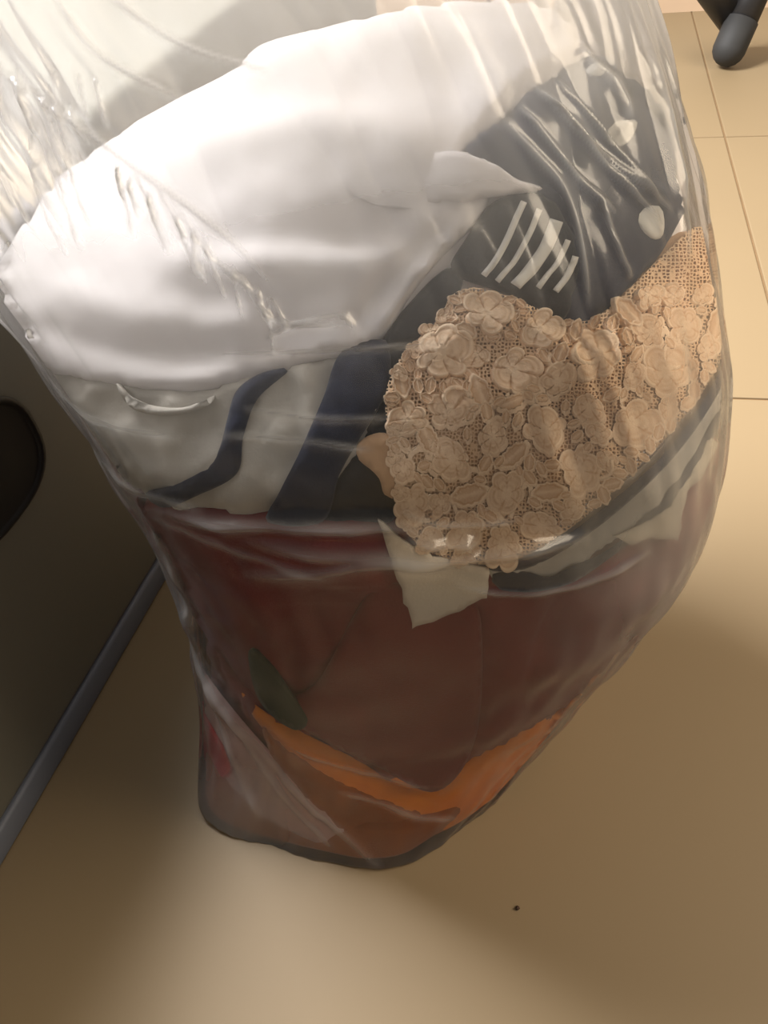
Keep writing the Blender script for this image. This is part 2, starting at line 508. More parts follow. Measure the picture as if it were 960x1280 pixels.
def cast(px):
    """the point of the heap seen along each sight line, or beside it past its outline, with a smooth normal"""
    px = np.asarray(px, float); D = ray(px); P = np.empty((len(px), 3)); Nn = np.empty((len(px), 3))
    ev = Vector(EYE)
    for i, d in enumerate(D):
        dv = Vector(d)
        h, n, f, dist = BVH.ray_cast(ev, dv)
        if h is None:
            best = None
            for t in np.linspace(0.2, 0.75, 45):
                q = ev + dv * t; hh, n2, f2, dd = BVH.find_nearest(q)
                if best is None or dd < best[0]: best = (dd, q, n2, f2)
            h, n, f = best[1], best[2], best[3]
        P[i] = h; Nn[i] = n
    Nn /= np.linalg.norm(Nn, axis=1, keepdims=True)
    s = np.sign((Nn * -D).sum(1)); s[s == 0] = 1
    return P, Nn


def contain(V, lim=0.972):
    """keep cloth inside the bag"""
    V = np.array(V)
    V[:, 2] = np.maximum(V[:, 2], 0.0025)
    cx, cy, rx, ry = ring_interp(BAG, np.clip(V[:, 2], 0, 0.6))
    q = 2 / 0.85
    dx, dy = V[:, 0] - cx, V[:, 1] - cy
    f = (np.abs(dx / rx) ** q + np.abs(dy / ry) ** q) ** (1 / q)
    k = np.where(f > lim, lim / f, 1.0)
    V[:, 0] = cx + dx * k; V[:, 1] = cy + dy * k
    return V


def ptcloud_smooth(verts2d, faces, N, it=3):
    A_ = [set() for _ in range(len(N))]
    for f in faces:
        for a in range(len(f)):
            A_[f[a]].add(f[(a + 1) % len(f)]); A_[f[(a + 1) % len(f)]].add(f[a])
    for _ in range(it):
        M_ = np.array([N[list(a)].mean(0) if a else N[i] for i, a in enumerate(A_)])
        N = N * 0.4 + M_ * 0.6; N /= np.linalg.norm(N, axis=1, keepdims=True)
    return N


def patch(name, poly, mat, off, thick, step=9.0, relief=None, edge=10.0, parent=None, closed_spline=True, wob=0.0, seed=0, whole=False):
    """a piece of cloth of real thickness draped on the heap; its outline is given by sight lines"""
    B = spline(poly, step, True) if closed_spline else np.vstack([spline([poly[i], poly[(i + 1) % len(poly)]], step)[:-1] for i in range(len(poly))])
    if wob:
        B = B + np.stack([nz(B, 22, seed + 1), nz(B, 22, seed + 2)], -1) * wob
    nB = len(B)
    x0, y0 = B.min(0); x1, y1 = B.max(0)
    pts = []
    row = 0
    yy = y0 + step * 0.5
    while yy < y1:
        xx = x0 + (step * 0.5 if row % 2 else 0)
        while xx < x1:
            pts.append((xx, yy)); xx += step
        yy += step * 0.87; row += 1
    pts = np.array(pts)
    # inside test and distance
    nxt = np.roll(B, -1, 0)
    cr_ = ((B[None, :, 1] > pts[:, None, 1]) != (nxt[None, :, 1] > pts[:, None, 1])) & \
          (pts[:, None, 0] < (nxt[None, :, 0] - B[None, :, 0]) * (pts[:, None, 1] - B[None, :, 1]) / (nxt[None, :, 1] - B[None, :, 1] + 1e-12) + B[None, :, 0])
    ins = cr_.sum(1) % 2 == 1
    pts = pts[ins]
    loop = np.vstack([B, B[:1]])
    d, _, _ = seg_dist(pts, loop)
    pts = pts[d > step * 0.45]
    allp = np.vstack([B, pts])
    r_ = delaunay_2d_cdt([Vector(p) for p in allp.tolist()], [(i, (i + 1) % nB) for i in range(nB)], [], 1, 1e-5)
    v2 = np.array([tuple(v) for v in r_[0]]); F = [list(f) for f in r_[2]]
    bd_, _, _ = seg_dist(v2, loop)
    P, Nv = cast(v2)
    Nv = ptcloud_smooth(v2, F, Nv)
    e_ = np.clip(bd_ / edge, 0, 1); e_ = np.sqrt(np.clip(1 - (1 - e_) ** 2, 0, 1))
    h = off + (relief(v2) if relief else 0) * (1.0 if whole else e_)
    topo = P + Nv * (h - thick * 0.5 * (1 - e_))[:, None]
    bot = P + Nv * (off - thick + thick * 0.4 * (1 - e_))[:, None]
    n = len(v2)
    faces = []
    cnt = {}
    for f in F:
        a, b, c = v2[f[0]], v2[f[1]], v2[f[2]]
        if (b[0] - a[0]) * (c[1] - a[1]) - (b[1] - a[1]) * (c[0] - a[0]) > 0: f = f[::-1]
        faces.append(f); faces.append([i + n for i in f[::-1]])
        for k in range(len(f)):
            cnt[(f[k], f[(k + 1) % len(f)])] = 1
    for (a, b) in list(cnt):
        if (b, a) not in cnt: faces.append([b, a, a + n, b + n])
    return mesh_obj(name, np.vstack([contain(topo, 0.972 + off * 1.2), contain(bot, 0.968 + off * 1.2 - thick)]), faces, mat, parent, True, np.vstack([v2, v2]))


def folds(*items, noise=()):
    """relief from fold lines: (points, height, width[, 'step'])"""
    def fn(p):
        h = np.zeros(len(p))
        for it in items:
            d, s, al = seg_dist(p, spline(it[0], 12))
            fade = np.clip(np.minimum(al, 1 - al) * 6, 0, 1)
            if len(it) > 3:
                h += it[1] * fade * np.where(s > 0, np.exp(-(d / it[2])), 0.0)
            else:
                h += it[1] * fade * np.exp(-(d / it[2]) ** 2)
        for k, (amp, sc_) in enumerate(noise):
            h += amp * nz(p, sc_, 31 + k)
        return h
    return fn


SEAM = ((4.78, 0.22, 0.010), (3.66, 0.25, 0.009), (4.20, 0.22, -0.002))      # corners of the bag's flat bottom seam: angle, spread, reach


def lump(name, z0, z1, k, mat, amp=0.002, seed=1, sc=0.06, seam=0.0, rd=0.10):
    """the closed body of a folded garment inside the heap"""
    zz = np.linspace(z0, z1, max(8, int((z1 - z0) / 0.005)))
    tt = np.linspace(0, 2 * np.pi, 129)[:-1]
    G = loft_grid(PILE, np.clip(zz, PILE[0, 0], PILE[-1, 0]), tt); Ng = grid_normals(G)
    uvw = np.stack([np.cos(tt)[None] * 0.3 + zz[:, None] * 0.6, np.sin(tt)[None] * 0.3 + zz[:, None] * 1.6], -1)
    h = amp * nz(uvw, sc, seed)
    endf = np.clip(np.minimum(zz - z0, z1 - zz) / 0.010, 0, 1)
    endf = np.sqrt(1 - (1 - endf) ** 2)
    c = G.mean(1, keepdims=True)
    G = c + (G - c) * (k * (1 - rd + rd * endf))[:, None, None] + Ng * (h * endf[:, None])[..., None]
    for th0, sg_, a_ in SEAM:
        G = G + Ng * (seam * a_ * np.exp(-((tt - th0) / sg_) ** 2)[None] * np.exp(-(zz / 0.045) ** 2)[:, None])[..., None]
    vv = np.vstack([G.reshape(-1, 3), G[0].mean(0), G[-1].mean(0)])
    ff = grid_faces(len(zz), len(tt)).tolist(); m = len(tt); nb_ = len(zz) * m
    for q in range(m):
        ff.append([nb_, (q + 1) % m, q]); o2 = (len(zz) - 1) * m; ff.append([nb_ + 1, o2 + q, o2 + (q + 1) % m])
    return mesh_obj(name, vv, ff, mat)

# ------------------------------------------------------------------ clothes, lowest first
# orange cloth
org = tag(lump('orange_cloth', 0.004, 0.075, 0.985, M['orange'], 0.0015, 3), 'bright orange cloth showing beneath the maroon garment, lower right', 'cloth')
patch('front_fold', [(300, 868), (330, 893), (390, 925), (450, 955), (500, 985), (540, 985), (600, 945), (660, 912), (712, 880), (730, 870),
                     (690, 940), (640, 990), (590, 1030), (530, 1052), (500, 1030), (440, 992), (380, 955), (325, 910)], M['orange'], 0.002, 0.006, 9,
      folds(([(520, 1000), (600, 960), (690, 900)], 0.002, 16), ([(330, 900), (420, 955), (510, 1000)], 0.0015, 10), noise=((0.0008, 60),)), parent=org)
brn = tag(lump('brown_cloth', 0.0015, 0.026, 1.015, M['brown'], 0.0006, 11, 0.06, 1.0, 0.01), 'brown cloth folded under the orange cloth at the bag bottom', 'cloth')
patch('front_fold', [(330, 908), (390, 950), (450, 980), (515, 1005), (555, 1030), (545, 1060), (490, 1078), (440, 1050), (390, 1005), (350, 960)],
                M['brown'], 0.0035, 0.006, 9, folds(([(360, 940), (450, 1000), (540, 1035)], 0.0015, 10), ([(400, 960), (470, 1040)], -0.001, 12), noise=((0.0008, 40),)), parent=brn)
# maroon garment
mar = tag(lump('maroon_garment', 0.045, 0.235, 0.985, M['maroon'], 0.002, 5), 'large dark maroon garment filling the lower half of the bag', 'garment')
patch('front_panel', [(170, 620), (260, 635), (400, 640), (500, 650), (620, 700), (720, 690), (800, 640), (860, 570), (902, 500), (922, 560), (915, 620),
                      (880, 700), (820, 775), (760, 830), (712, 880), (650, 918), (590, 950), (545, 985), (500, 975), (440, 935), (380, 905), (320, 872), (275, 820), (235, 765), (200, 700)],
      M['maroon'], 0.003, 0.008, 10,
      folds(([(250, 690), (340, 700), (420, 680), (520, 675)], 0.003, 16), ([(330, 730), (420, 715), (500, 725)], 0.0025, 14),
            ([(470, 725), (440, 790), (395, 850)], -0.003, 9), ([(600, 740), (596, 820), (590, 920)], -0.003, 8),
            ([(705, 735), (670, 810), (645, 900)], -0.003, 9), ([(660, 740), (640, 830), (610, 930)], 0.003, 20),
            ([(300, 760), (330, 830), (390, 890)], 0.002, 14), ([(760, 700), (720, 780), (680, 860)], 0.002, 18), noise=((0.0014, 110), (0.0006, 45))), parent=mar)
patch('front_fold', [(330, 868), (395, 850), (470, 728), (560, 745), (598, 760), (594, 910), (545, 982), (470, 950), (400, 915)], M['maroon'], 0.006, 0.005, 10,
      folds(([(520, 760), (480, 860), (440, 930)], 0.002, 26), noise=((0.001, 90),)), parent=mar)
gre = tag(patch('green_cloth', [(322, 800), (345, 815), (368, 850), (390, 888), (375, 900), (345, 880), (328, 850)], M['green'], 0.0095, 0.005, 6, folds(noise=((0.001, 25),))),
          'small dark green cloth edge poking out of the maroon garment', 'cloth')
pnk = tag(patch('pink_cloth', [(238, 820), (255, 835), (275, 862), (310, 905), (360, 960), (410, 1010), (470, 1055), (476, 1074), (430, 1062), (370, 1040), (305, 1000), (268, 935), (245, 870)],
                M['pink'], 0.004, 0.005, 8, folds(([(250, 850), (310, 930), (390, 1010)], 0.0015, 10), noise=((0.0008, 40),))),
          'pale pink cloth strip along the lower left edge of the bag', 'cloth')
redc = tag(patch('red_cloth', [(252, 880), (264, 890), (280, 915), (294, 940), (298, 962), (278, 972), (262, 945), (252, 912)], M['red'], 0.0105, 0.005, 6, folds(noise=((0.0008, 25),))),
           'small crimson cloth scrap at the lower left of the bag', 'cloth')

# white garment, the top of the heap
whi = tag(lump('white_garment', 0.215, 0.3978, 0.985, M['white'], 0.0015, 8), 'large white satin garment heaped at the top left of the bag', 'garment')
patch('front_panel', [(5, 330), (25, 300), (65, 248), (130, 198), (220, 138), (300, 90), (400, 48), (480, 28), (560, 12), (640, 6), (705, 32), (722, 78), (690, 98), (652, 122),
                      (625, 152), (598, 178), (580, 200), (612, 228), (606, 268), (575, 300), (545, 330), (512, 372), (482, 420), (450, 442), (400, 450), (350, 465), (290, 482), (240, 492),
                      (190, 488), (120, 478), (60, 460), (20, 420), (0, 380)],
      M['white'], 0.005, 0.010, 10,
      folds(([(180, 240), (300, 190), (430, 175), (560, 200)], 0.004, 26), ([(250, 320), (380, 305), (520, 290)], -0.003, 24), ([(200, 340), (340, 330), (470, 330), (540, 320)], 0.004, 26),
            ([(470, 420), (520, 350), (590, 290)], 0.003, 12), ([(440, 420), (490, 345), (560, 285)], -0.003, 14), ([(60, 360), (200, 400), (350, 410)], 0.003, 24),
            ([(40, 400), (160, 440), (300, 445)], -0.003, 16), ([(300, 120), (440, 130), (600, 110)], -0.003, 30), ([(420, 70), (560, 60), (690, 60)], 0.003, 24), noise=((0.0012, 170), (0.0003, 60))), parent=whi)
fl_ = patch('pointed_flap', [(430, 236), (462, 212), (505, 198), (555, 196), (605, 209), (640, 224), (668, 239), (640, 243), (590, 250), (540, 258), (500, 262), (460, 256)], M['white'], 0.0085, 0.006, 7,
            (lambda p: np.clip((p[:, 0] - 580) / 160, -1.3, 0) * 0.012), parent=whi, edge=5, whole=True)

# white cotton shirt with navy bands, under the satin
shi = tag(patch('banded_shirt', [(20, 415), (60, 452), (150, 472), (240, 485), (300, 470), (360, 455), (430, 440), (478, 425), (488, 470), (470, 540), (430, 600), (405, 645), (330, 645), (250, 640), (195, 628), (140, 590), (95, 530), (45, 460)],
                M['white2'], 0.002, 0.009, 9,
                folds(([(60, 465), (140, 520), (240, 560)], 0.003, 14), ([(110, 500), (200, 540), (280, 540)], -0.0008, 12), ([(150, 575), (230, 590), (290, 560)], 0.002, 12),
                      noise=((0.0016, 70), (0.0006, 30)))), 'white cotton shirt with two navy bands below the satin garment', 'shirt')
patch('pocket_fold', [(156, 478), (174, 494), (205, 506), (240, 508), (274, 496), (268, 507), (240, 516), (205, 517), (172, 505)], M['white2'], 0.007, 0.004, 6, (lambda p: np.clip((p[:, 1] - 508) / 18, -1.2, 0) * 0.002), parent=shi, edge=4, whole=True)
patch('band', [(345, 464), (318, 474), (298, 492), (288, 525), (280, 556), (266, 578), (230, 598), (190, 610), (212, 628), (250, 614), (300, 588), (308, 545), (325, 500), (362, 466)],
      M['navy'], 0.0055, 0.004, 7, folds(noise=((0.0006, 40),)), parent=shi, edge=5)
patch('band', [(428, 442), (482, 428), (488, 470), (480, 500), (450, 548), (425, 590), (405, 645), (338, 645), (352, 610), (378, 560), (405, 500)],
      M['navy'], 0.0055, 0.004, 8, folds(([(450, 450), (430, 540), (380, 630)], 0.0015, 12), noise=((0.0008, 40),)), parent=shi, edge=5)
# dark cloth between shirt and lace
dkc = tag(patch('navy_cloth', [(478, 425), (520, 370), (560, 335), (580, 350), (560, 385), (520, 425), (498, 460), (490, 500), (488, 560), (498, 640), (470, 652), (400, 648), (420, 600), (455, 540), (478, 480)],
                M['black'], 0.003, 0.007, 8, folds(([(470, 480), (450, 560), (440, 640)], 0.002, 14), noise=((0.0012, 45),))),
          'crumpled blue-black cloth between banded shirt and beige lace', 'cloth')
stp = tag(patch('beige_ribbon', [(446, 556), (460, 544), (480, 540), (494, 550), (494, 580), (497, 615), (480, 612), (474, 594), (462, 582), (449, 572)], M['beige'], 0.0065, 0.005, 6, folds(([(450, 562), (474, 572), (494, 566)], 0.0015, 7), noise=((0.0015, 22),)), edge=8),
          'small crumpled beige ribbon on the dark cloth left of the lace', 'ribbon')

# navy polka-dot garment and the striped one
nav_rel = folds(([(650, 130), (740, 210), (835, 275)], 0.003, 14), ([(690, 110), (770, 190), (838, 240)], -0.002, 14), ([(690, 220), (730, 300), (740, 380)], 0.003, 16), noise=((0.0016, 80),))
nav = tag(patch('polka_dot_garment', [(575, 198), (600, 172), (628, 148), (655, 120), (692, 92), (725, 76), (765, 84), (800, 110), (832, 142), (844, 200), (852, 268), (826, 318), (784, 366), (738, 410), (700, 412), (690, 370), (700, 300), (670, 262), (640, 248), (612, 228)],
                M['navy'], 0.004, 0.010, 9, nav_rel),
          'navy garment with round white polka dots at the upper right', 'garment')


def disc_poly(cx, cy, rx, ry, rot=0, n=14):
    return [(cx + rx * math.cos(a) * math.cos(rot) - ry * math.sin(a) * math.sin(rot), cy + rx * math.cos(a) * math.sin(rot) + ry * math.sin(a) * math.cos(rot)) for a in np.linspace(0, 2 * math.pi, n + 1)[:-1]]


for (cx, cy, rx, ry, ro) in ((765, 170, 17, 18, 0), (803, 285, 14, 21, -0.3), (738, 104, 11, 8, 0.2)):
    patch('dot', disc_poly(cx, cy, rx, ry, ro), M['print'], 0.0052, 0.002, 5, nav_rel, 4, nav, whole=True)
blk = tag(patch('striped_garment', [(605, 262), (630, 246), (662, 240), (690, 258), (708, 290), (718, 330), (712, 380), (700, 402), (672, 392), (640, 372), (600, 358), (570, 346), (562, 330), (580, 300)],
                M['black'], 0.0065, 0.008, 8, folds(([(640, 255), (600, 345)], 0.001, 12), noise=((0.001, 50),))),
          'blue-black garment with five white stripes beneath the pointed flap', 'garment')
for pts, wd in (([(642, 258), (628, 290), (612, 322), (596, 346)], 4), ([(660, 268), (648, 296), (630, 330), (612, 354)], 3.5), ([(680, 280), (668, 312), (650, 342), (634, 362)], 8),
                ([(694, 304), (684, 330), (672, 350), (661, 366)], 3.5), ([(704, 326), (698, 346), (690, 360), (682, 372)], 4)):
    L_ = spline(pts, 8); t_ = np.gradient(L_, axis=0); t_ /= np.linalg.norm(t_, axis=1, keepdims=True); q_ = np.stack([-t_[:, 1], t_[:, 0]], -1)
    patch('stripe', np.vstack([L_ + q_ * wd, (L_ - q_ * wd)[::-1]]).tolist(), M['print'], 0.0097, 0.0018, 5, None, 3, blk, closed_spline=False)

# layered navy and white hems right of the lace
hem = tag(patch('striped_hem_garment', [(590, 690), (650, 690), (700, 665), (760, 620), (830, 555), (885, 470), (898, 418), (908, 440), (906, 480), (880, 540), (845, 610), (800, 650), (745, 688), (700, 716), (650, 728), (610, 722)],
                M['white2'], 0.0045, 0.008, 8, folds(noise=((0.001, 40),))), 'grey-white garment edge with navy stripes curving below the lace', 'garment')
for pl in ([(592, 690), (640, 690), (690, 668), (750, 624), (820, 560), (878, 478), (898, 424), (902, 440), (886, 486), (830, 566), (760, 634), (700, 678), (650, 702), (612, 704)],
           [(612, 708), (650, 705), (680, 712), (705, 700), (750, 680), (800, 636), (850, 572), (895, 492), (900, 500), (862, 572), (806, 646), (752, 690), (706, 720), (660, 730), (620, 726)]):
    patch('stripe', pl, M['navy'], 0.0068, 0.003, 7, None, 4, hem)
scr = tag(patch('white_scrap', [(756, 662), (790, 650), (822, 626), (846, 590), (870, 545), (880, 552), (862, 590), (842, 612), (836, 640), (832, 668), (800, 664), (775, 672)], M['cream'], 0.008, 0.003, 7, folds(noise=((0.0006, 30),)), 5, wob=2.0, closed_spline=False),
          'torn edged white cloth strip on maroon at the right side', 'cloth')

# ------------------------------------------------------------------ lace garment
LACE = [(560, 372), (585, 362), (620, 372), (660, 390), (700, 408), (735, 402), (775, 365), (815, 322), (850, 290), (880, 300), (893, 360), (894, 420), (872, 472), (830, 530), (780, 582),
        (735, 625), (690, 660), (650, 684), (615, 694), (560, 688), (515, 664), (496, 630), (490, 580), (484, 535), (482, 495), (498, 455), (525, 425), (548, 400)]
lac_rel = folds(([(590, 395), (570, 430), (520, 450)], 0.003, 16), ([(560, 400), (600, 420), (640, 420)], 0.0015, 14), ([(520, 470), (600, 520), (700, 520)], 0.0012, 40), noise=((0.0010, 90), (0.0004, 40)))
lac = tag(patch('lace_garment', LACE, M['beige'], 0.0045, 0.009, 10, lac_rel, 10), 'beige floral lace garment bulging at the right of the bag', 'garment')
net = patch('lace_net', LACE, M['lace_net'], 0.0068, 0.0006, 10, lac_rel, 8, lac)
LB = spline(LACE, 6, True); LBl = np.vstack([LB, LB[:1]])


def inside(pts, B):
    nxt = np.roll(B, -1, 0)
    c_ = ((B[None, :, 1] > pts[:, None, 1]) != (nxt[None, :, 1] > pts[:, None, 1])) & \
         (pts[:, None, 0] < (nxt[None, :, 0] - B[None, :, 0]) * (pts[:, None, 1] - B[None, :, 1]) / (nxt[None, :, 1] - B[None, :, 1] + 1e-12) + B[None, :, 0])
    return c_.sum(1) % 2 == 1


def lace_piece(name, p2, hh, wv, F, base):
    """one worked motif: sight-line points p2 with real relief hh and thread density wv"""
    P, Nv = cast(p2)
    Nv = Nv * 0.3 + Nv.mean(0) * 0.7; Nv /= np.linalg.norm(Nv, axis=1, keepdims=True)
    bdist, _, _ = seg_dist(p2, LBl)
    V = P + Nv * (base + lac_rel(p2) * np.clip(bdist / 8, 0, 1) + hh)[:, None]
    o = mesh_obj(name, contain(V, 0.985), F, M['lace_thread'], lac)
    a = o.data.attributes.new('weave', 'FLOAT', 'POINT'); a.data.foreach_set('value', np.asarray(wv, np.float32))
    return o


def motif(name, c, outline, hfun, wfun, rr, seg=44):
    base = 0.0072 + rnd.uniform(0, 0.0012)
    a = np.linspace(0, 2 * np.pi, seg + 1)[:-1]
    R = outline(a)
    z0 = np.zeros(1)
    pts, hs, ws = [np.array(c)[None]], [hfun(z0, z0)], [wfun(z0, z0)]
    for q in rr + (1.03,):
        pts.append(np.stack([c[0] + R * q * np.cos(a), c[1] + R * q * np.sin(a)], -1))
        qq = np.full(seg, min(q, 1.0))
        hs.append(hfun(qq, a) if q <= 1 else np.full(seg, -0.0014)); ws.append(wfun(qq, a))
    F = [(0, 1 + k, 1 + (k + 1) % seg)[::-1] for k in range(seg)]
    for i in range(len(rr)):
        for k in range(seg):
            F.append((1 + i * seg + k, 1 + i * seg + (k + 1) % seg, 1 + (i + 1) * seg + (k + 1) % seg, 1 + (i + 1) * seg + k))
    return lace_piece(name, np.vstack(pts), np.concatenate(hs), np.concatenate(ws), F, base)


def flower(c, r, n, ph, squash, rot):
    """an irregular blossom: uneven petals, its eye off centre, some petals folded short"""
    cut = (np.arange(n) + np.array([rnd.uniform(-0.22, 0.22) for _ in range(n)])) * 2 * np.pi / n + ph
    cut = np.sort(cut % (2 * np.pi)); amp = np.array([rnd.uniform(0.74, 1.14) for _ in range(n)])
    off, od = rnd.uniform(0.1, 0.42), rnd.uniform(0, 6.28)

    def split(a):
        a = np.asarray(a) % (2 * np.pi)
        k = (np.searchsorted(cut, a, side='right') - 1) % n
        lo = cut[k]; hi = cut[(k + 1) % n]; w_ = (hi - lo) % (2 * np.pi)
        t = ((a - lo) % (2 * np.pi)) / w_
        return k, np.abs(np.sin(np.pi * t))

    def out(a):
        k, s_ = split(a); t = a - rot
        el = 1.0 / np.sqrt(np.cos(t) ** 2 + (np.sin(t) / squash) ** 2)
        return r * 0.92 * el * (1 + off * np.cos(a - od)) * (0.70 + (amp[k] - 0.70) * s_ ** 0.6)

    def hf(q, a):
        k, s_ = split(a)
        return 0.0002 + 0.0007 * np.exp(-((q - 0.93) / 0.05) ** 2) + 0.0006 * np.exp(-((q - 0.14) / 0.08) ** 2) + 0.0004 * np.exp(-((q - 0.45 - 0.2 * amp[k] * s_) / 0.05) ** 2) - 0.0009 * np.exp(-(s_ / 0.16) ** 2) * (q > 0.22)

    def wf(q, a):
        k, s_ = split(a)
        w_ = 0.70 + 0.30 * np.exp(-((q - 0.94) / 0.05) ** 2) + 0.3 * np.exp(-((q - 0.14) / 0.07) ** 2) - 0.40 * np.exp(-((q - 0.52 - 0.2 * amp[k] * s_) / 0.05) ** 2) - 0.25 * np.exp(-((q - 0.86) / 0.04) ** 2) + 0.14 * np.cos(q * amp[k] * 26)
        return np.clip(w_ - 0.6 * np.exp(-(s_ / 0.15) ** 2) * (q > 0.22) * (q < 0.97), 0, 1)
    return motif('flower', c, out, hf, wf, (0.08, 0.14, 0.22, 0.35, 0.46, 0.56, 0.66, 0.76, 0.85, 0.92, 0.96, 1.0), 66)


def leaf(c, ln, wd, ro):
    def out(a):
        t = a - ro
        return 1.0 / np.sqrt((np.cos(t) / ln) ** 2 + (np.sin(t) / wd) ** 2) * (1 + 0.08 * np.cos(8 * t))
    vein = lambda q, a: np.exp(-((q * np.sin(a - ro)) / 0.13) ** 2)

    def hf(q, a):
        return 0.0002 + 0.0009 * np.exp(-((q - 0.92) / 0.08) ** 2) + 0.0005 * vein(q, a)

    def wf(q, a):
        return np.clip(0.35 + 0.65 * np.exp(-((q - 0.92) / 0.10) ** 2) + 0.4 * vein(q, a) - 0.35 * np.exp(-((q - 0.74) / 0.08) ** 2), 0, 1)
    return motif('leaf', c, out, hf, wf, (0.2, 0.4, 0.6, 0.74, 0.85, 0.92, 1.0), 32)


def scroll(pts, wd):
    L_ = spline(pts, 5); t_ = np.gradient(L_, axis=0); t_ /= np.linalg.norm(t_, axis=1, keepdims=True) + 1e-9
    q_ = np.stack([-t_[:, 1], t_[:, 0]], -1)
    p2, hh = [], []
    for u, h_ in ((-1, -0.0012), (-0.85, 0.0006), (0, 0.0013), (0.85, 0.0006), (1, -0.0012)):
        p2.append(L_ + q_ * wd * u); hh.append(np.full(len(L_), h_))
    n = len(L_)
    F = [(i * n + k, i * n + k + 1, (i + 1) * n + k + 1, (i + 1) * n + k)[::-1] for i in range(4) for k in range(n - 1)]
    return lace_piece('scroll', np.vstack(p2), np.concatenate(hh), np.full(5 * n, 0.95), F, 0.0076)


cent = []
tries = 0
while tries < 9000:
    tries += 1
    r = rnd.uniform(28, 44) if tries < 1200 else (rnd.uniform(16, 24) if tries < 3500 else rnd.uniform(6, 12))
    c = (rnd.uniform(485, 890), rnd.uniform(375, 690))
    a_ = np.array([c])
    if not inside(a_, LB)[0]: continue
    d_, _, _ = seg_dist(a_, LBl)
    if d_[0] < r * 0.62: continue
    if any(math.hypot(c[0] - q[0], c[1] - q[1]) < (r + q[2]) * 0.72 for q in cent): continue
    cent.append((c[0], c[1], r))
for (x, y, r) in cent:
    if r > 25:
        flower((x, y), r, rnd.choice((5, 6, 6, 7)), rnd.uniform(0, 6), rnd.uniform(0.7, 0.95), rnd.uniform(0, 3.1))
    elif r > 14:
        if rnd.random() < 0.45: flower((x, y), r, 5, rnd.uniform(0, 6), rnd.uniform(0.8, 1.0), rnd.uniform(0, 3.1))
        else: leaf((x, y), r * 1.25, r * 0.62, rnd.uniform(0, 3.14))
    else:
        leaf((x, y), r * 1.2, r * 0.75, rnd.uniform(0, 3.14))
for k in range(34):
    x, y = rnd.uniform(500, 860), rnd.uniform(400, 670)
    r, a0, sw = rnd.uniform(14, 26), rnd.uniform(0, 6.28), rnd.choice((-1, 1)) * rnd.uniform(2.5, 4.5)
    pts = [(x + r * (1 - 0.6 * t) * math.cos(a0 + sw * t), y + r * (1 - 0.6 * t) * math.sin(a0 + sw * t)) for t in np.linspace(0, 1, 8)]
    if inside(np.array(pts), LB).all(): scroll(pts, rnd.uniform(2.2, 3.4))
# scalloped picot edge down the left side of the lace
for t in np.linspace(0, 1, 11):
    L_ = np.array([(548, 400), (525, 425), (498, 455), (483, 495), (485, 535), (490, 580), (497, 630), (516, 664), (560, 687)], float)
    f_ = t * 7.999; k = int(f_); q = L_[k] * (1 - f_ + k) + L_[min(k + 1, 8)] * (f_ - k)
    flower((q[0] + 6, q[1]), 13, 5, rnd.uniform(0, 6), 0.9, 0)

tab = tag(patch('white_lace_hem', [(472, 640), (492, 655), (520, 676), (560, 690), (606, 700), (604, 735), (575, 748), (545, 760), (515, 771), (505, 735), (490, 690)], M['cream'], 0.0085, 0.004, 7,
                folds(([(500, 690), (555, 700), (600, 715)], 0.0012, 8), ([(508, 740), (560, 725), (600, 728)], -0.001, 8), noise=((0.0008, 30),)), 5, wob=2.0, closed_spline=False),
          'cream white frayed hem hanging below the beige lace', 'cloth')

# ------------------------------------------------------------------ the clear plastic bag
zf = np.concatenate([np.linspace(0.0008, 0.03, 24), np.linspace(0.031, 0.44, 400), np.linspace(0.442, 0.66, 60)])
_u = np.linspace(0, 2 * np.pi, 801)[:-1]
tf = _u + 0.45 * np.cos(_u + np.pi)      # closer mesh towards the front of the bag
FG = loft_grid(BAG, zf, tf); FN = grid_normals(FG)
pp = project(FG).reshape(-1, 2)
facing = ((EYE - FG) * FN).sum(-1).reshape(-1) > 0
uvp = np.stack([tf[None] * 0.16 + 0 * zf[:, None], zf[:, None] + 0 * tf[None]], -1).reshape(-1, 2)
disp = 0.0011 * nz(uvp, 0.07, 71) + 0.0005 * nz(uvp * np.array([1.0, 0.5]), 0.025, 72)
zr = np.repeat(zf, len(tf))
disp += 0.0009 * np.clip((zr - 0.24) / 0.08, 0, 1) * np.abs(nz(uvp * np.array([1.0, 0.15]), 0.02, 73))
# gathers toward the tied neck
gath = np.clip((zf - 0.40) / 0.14, 0, 1)[:, None] * (np.sin(tf * 19 + 1.3 * np.sin(tf * 5)) * 0.0045 + np.sin(tf * 37 + 2) * 0.002)[None]
for th0, sg_, a_ in SEAM:
    disp = disp + a_ * np.exp(-((np.tile(tf, len(zf)) - th0) / sg_) ** 2) * np.exp(-(zr / 0.045) ** 2)   # corners of the flat bottom seam
disp = disp + gath.reshape(-1) * np.clip((0.70 - np.repeat(zf, len(tf))) / 0.2, 0.2, 1)
slack = 0.75 * np.clip((zr - 0.325) / 0.10, 0, 1)
